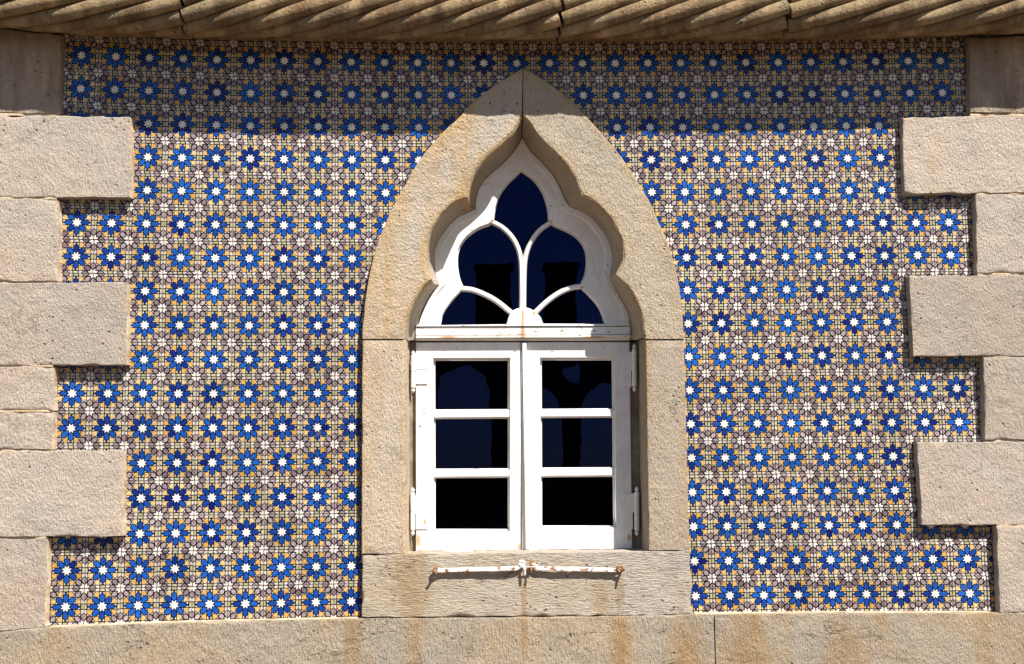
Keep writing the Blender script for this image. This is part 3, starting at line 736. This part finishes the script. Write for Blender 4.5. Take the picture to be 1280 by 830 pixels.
stay((544.5, 713), None, [(547, 713), (600, 711.8), (646, 710.6), (649.5, 708), (652, 703.5)], 'white rusting iron bar with drop catch, left half of the pair below the window', True)
stay((775, 711), None, [(772, 712.8), (720, 711.5), (673, 710.6), (669, 708), (666, 704)], 'white rusting iron bar with rusty eyes, right half of the pair below the window', False)

# ------------------------------------------------------------------ rope cornice
cz = W(640, 52, 0); rope = thing('rope_cornice', (0, -0.1, cz.z), 'thick stone cornice carved as a twisted rope above the tiles', 'cornice')
def axis_z(x):
    for a, b in zip(TOPZ, TOPZ[1:]):
        if a.x <= x <= b.x or b is TOPZ[-1] or x < TOPZ[0].x: return a.z + (b.z-a.z)*(x-a.x)/(b.x-a.x) + 0.074
YCN, RC, RH, RS = -0.168, 0.062, 0.090, 0.0300
def seg_cornice(x0, x1, spacing, tip):
    n = max(6, int((x1-x0)/.02)); k = 40; verts = []; seed = Vector((R.random()*30, 0, 0))
    for i in range(n+1):
        x = x0+(x1-x0)*i/n; zc = axis_z(x)
        for j in range(k+1):
            th = -math.pi*.62 + math.pi*1.24*j/k; p = Vector((x, YCN-RC*math.cos(th), zc+RC*math.sin(th)))
            verts.append(p)
        verts.append(Vector((x, -.06, zc+RC))); verts.append(Vector((x, .05, zc+RC))); verts.append(Vector((x, .05, zc-.0745))); verts.append(Vector((x, -.105, zc-.0735)))
    m = k+5
    fs = [(i*m+j, i*m+(j+1) % m, (i+1)*m+(j+1) % m, (i+1)*m+j) for i in range(n) for j in range(m)] + [tuple(range(m)), tuple(range(n*m, (n+1)*m))]
    core = mesh('cornice_block', verts, fs, M_ROPE, rope, True)
    N = 9; pitch = spacing*N; w_ = 2*math.pi/pitch; span = math.radians(125)
    i0 = int((x0-tip-span/w_)/spacing)-1; i1 = int((x1-tip+span/w_)/spacing)+1
    for i in range(i0, i1+1):
        xt = tip + i*spacing                      # here the strand passes 12 degrees below the equator
        xa_ = max(x0+.0015, xt - (span-math.radians(12))/w_); xb_ = min(x1-.0015, xt + (span+math.radians(12))/w_)
        if xb_-xa_ < .02: continue
        nn = max(3, int((xb_-xa_)/.022)); path = []; rad = []
        for q in range(nn+1):
            x = xa_+(xb_-xa_)*q/nn; th = (x-xt)*w_ - math.radians(12)
            h = RH + .0025*fbm(Vector((x, i, 0)), 5, 2)
            path.append(Vector((x, YCN-h*math.cos(th), axis_z(x)+h*math.sin(th)))); rad.append(RS*(1+.05*fbm(Vector((x, i*3, 1)), 8, 3)))
        s = MB(); kk = 16; vs_ = []
        for q, p in enumerate(path):
            t = (path[min(q+1, nn)]-path[max(q-1, 0)]).normalized(); c = Vector((p.x, YCN, axis_z(p.x))); o = (p-c).normalized(); e = t.cross(o).normalized(); o = e.cross(t)
            for j in range(kk):
                a_ = 2*math.pi*j/kk; r_ = rad[q]*(1+.03*fbm(p*1.0+e*math.cos(a_), 20, 2)); vs_.append(p + (o*math.cos(a_)*.92 + e*math.sin(a_))*r_)
        s.add(vs_, [(q*kk+j, q*kk+(j+1) % kk, (q+1)*kk+(j+1) % kk, (q+1)*kk+j) for q in range(nn) for j in range(kk)] + [tuple(range(kk)), tuple(range(nn*kk, (nn+1)*kk))])
        s.build('strand', M_ROPE, core, True)
gx = lambda px: W(px, 30, YCN-RC).x
seg_cornice(gx(-150), gx(228)-.002, .232, gx(140)); seg_cornice(gx(229.5), gx(701)-.003, .190, gx(449)); seg_cornice(gx(703), gx(984)-.002, .195, gx(863)); seg_cornice(gx(986), gx(1430), .240, gx(1149))

# ------------------------------------------------------------------ dark room behind the glass
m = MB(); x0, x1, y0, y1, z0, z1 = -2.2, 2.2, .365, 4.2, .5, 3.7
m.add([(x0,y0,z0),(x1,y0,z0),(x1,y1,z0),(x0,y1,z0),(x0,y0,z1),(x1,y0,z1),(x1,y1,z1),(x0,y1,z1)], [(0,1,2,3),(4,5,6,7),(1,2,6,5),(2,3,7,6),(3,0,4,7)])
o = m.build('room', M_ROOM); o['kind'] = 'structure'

# ------------------------------------------------------------------ loggia across the court, seen as a reflection in the panes
D = 20.0
def V(px, py): p = W(px, py, 2*(YF+.03)+D); return Vector((p.x, -D, p.z))
lg = thing('arcade_wall', (0, -D, 0), 'dark open arcade across the court, seen only as a reflection in the panes', 'arcade')
holes = []
for k in range(-3, 5):
    cx = 580 + 90.5*k
    up = 24 if k == 0 else 0
    arc = [(cx-34, 592), (cx-34, 520-up)] + [(cx + 34*math.cos(a_), 518-up - 40*math.sin(a_)) for a_ in [math.pi*(1-i/16) for i in range(17)]] + [(cx+34, 592)]
    holes.append([V(*p) for p in arc])
    if k not in (-1, 0): holes.append([V(cx+45+13.5*math.cos(2*math.pi*i/18), 463+17*math.sin(2*math.pi*i/18)) for i in range(18)])
a0 = V(200, 428); a1 = V(1080, 428)
flat('arcade_front', [[Vector((a0.x, 0, .01)), Vector((a1.x, 0, .01)), Vector((a1.x, 0, a1.z)), Vector((a0.x, 0, a0.z))]] + holes, -D-.35, -D, M_ARCADE, lg)
for xa_, xb_ in ((596, 641), (682, 724)):
    p, q = V(xa_, 331), V(xb_, 428); m = MB(); m.box((p.x, -D-.75, q.z-.4), (q.x, -D-.36, p.z)); m.box((p.x-.06, -D-.80, p.z), (q.x+.06, -D-.31, p.z+.10)); m.build('chimney', M_ARCADE, lg)
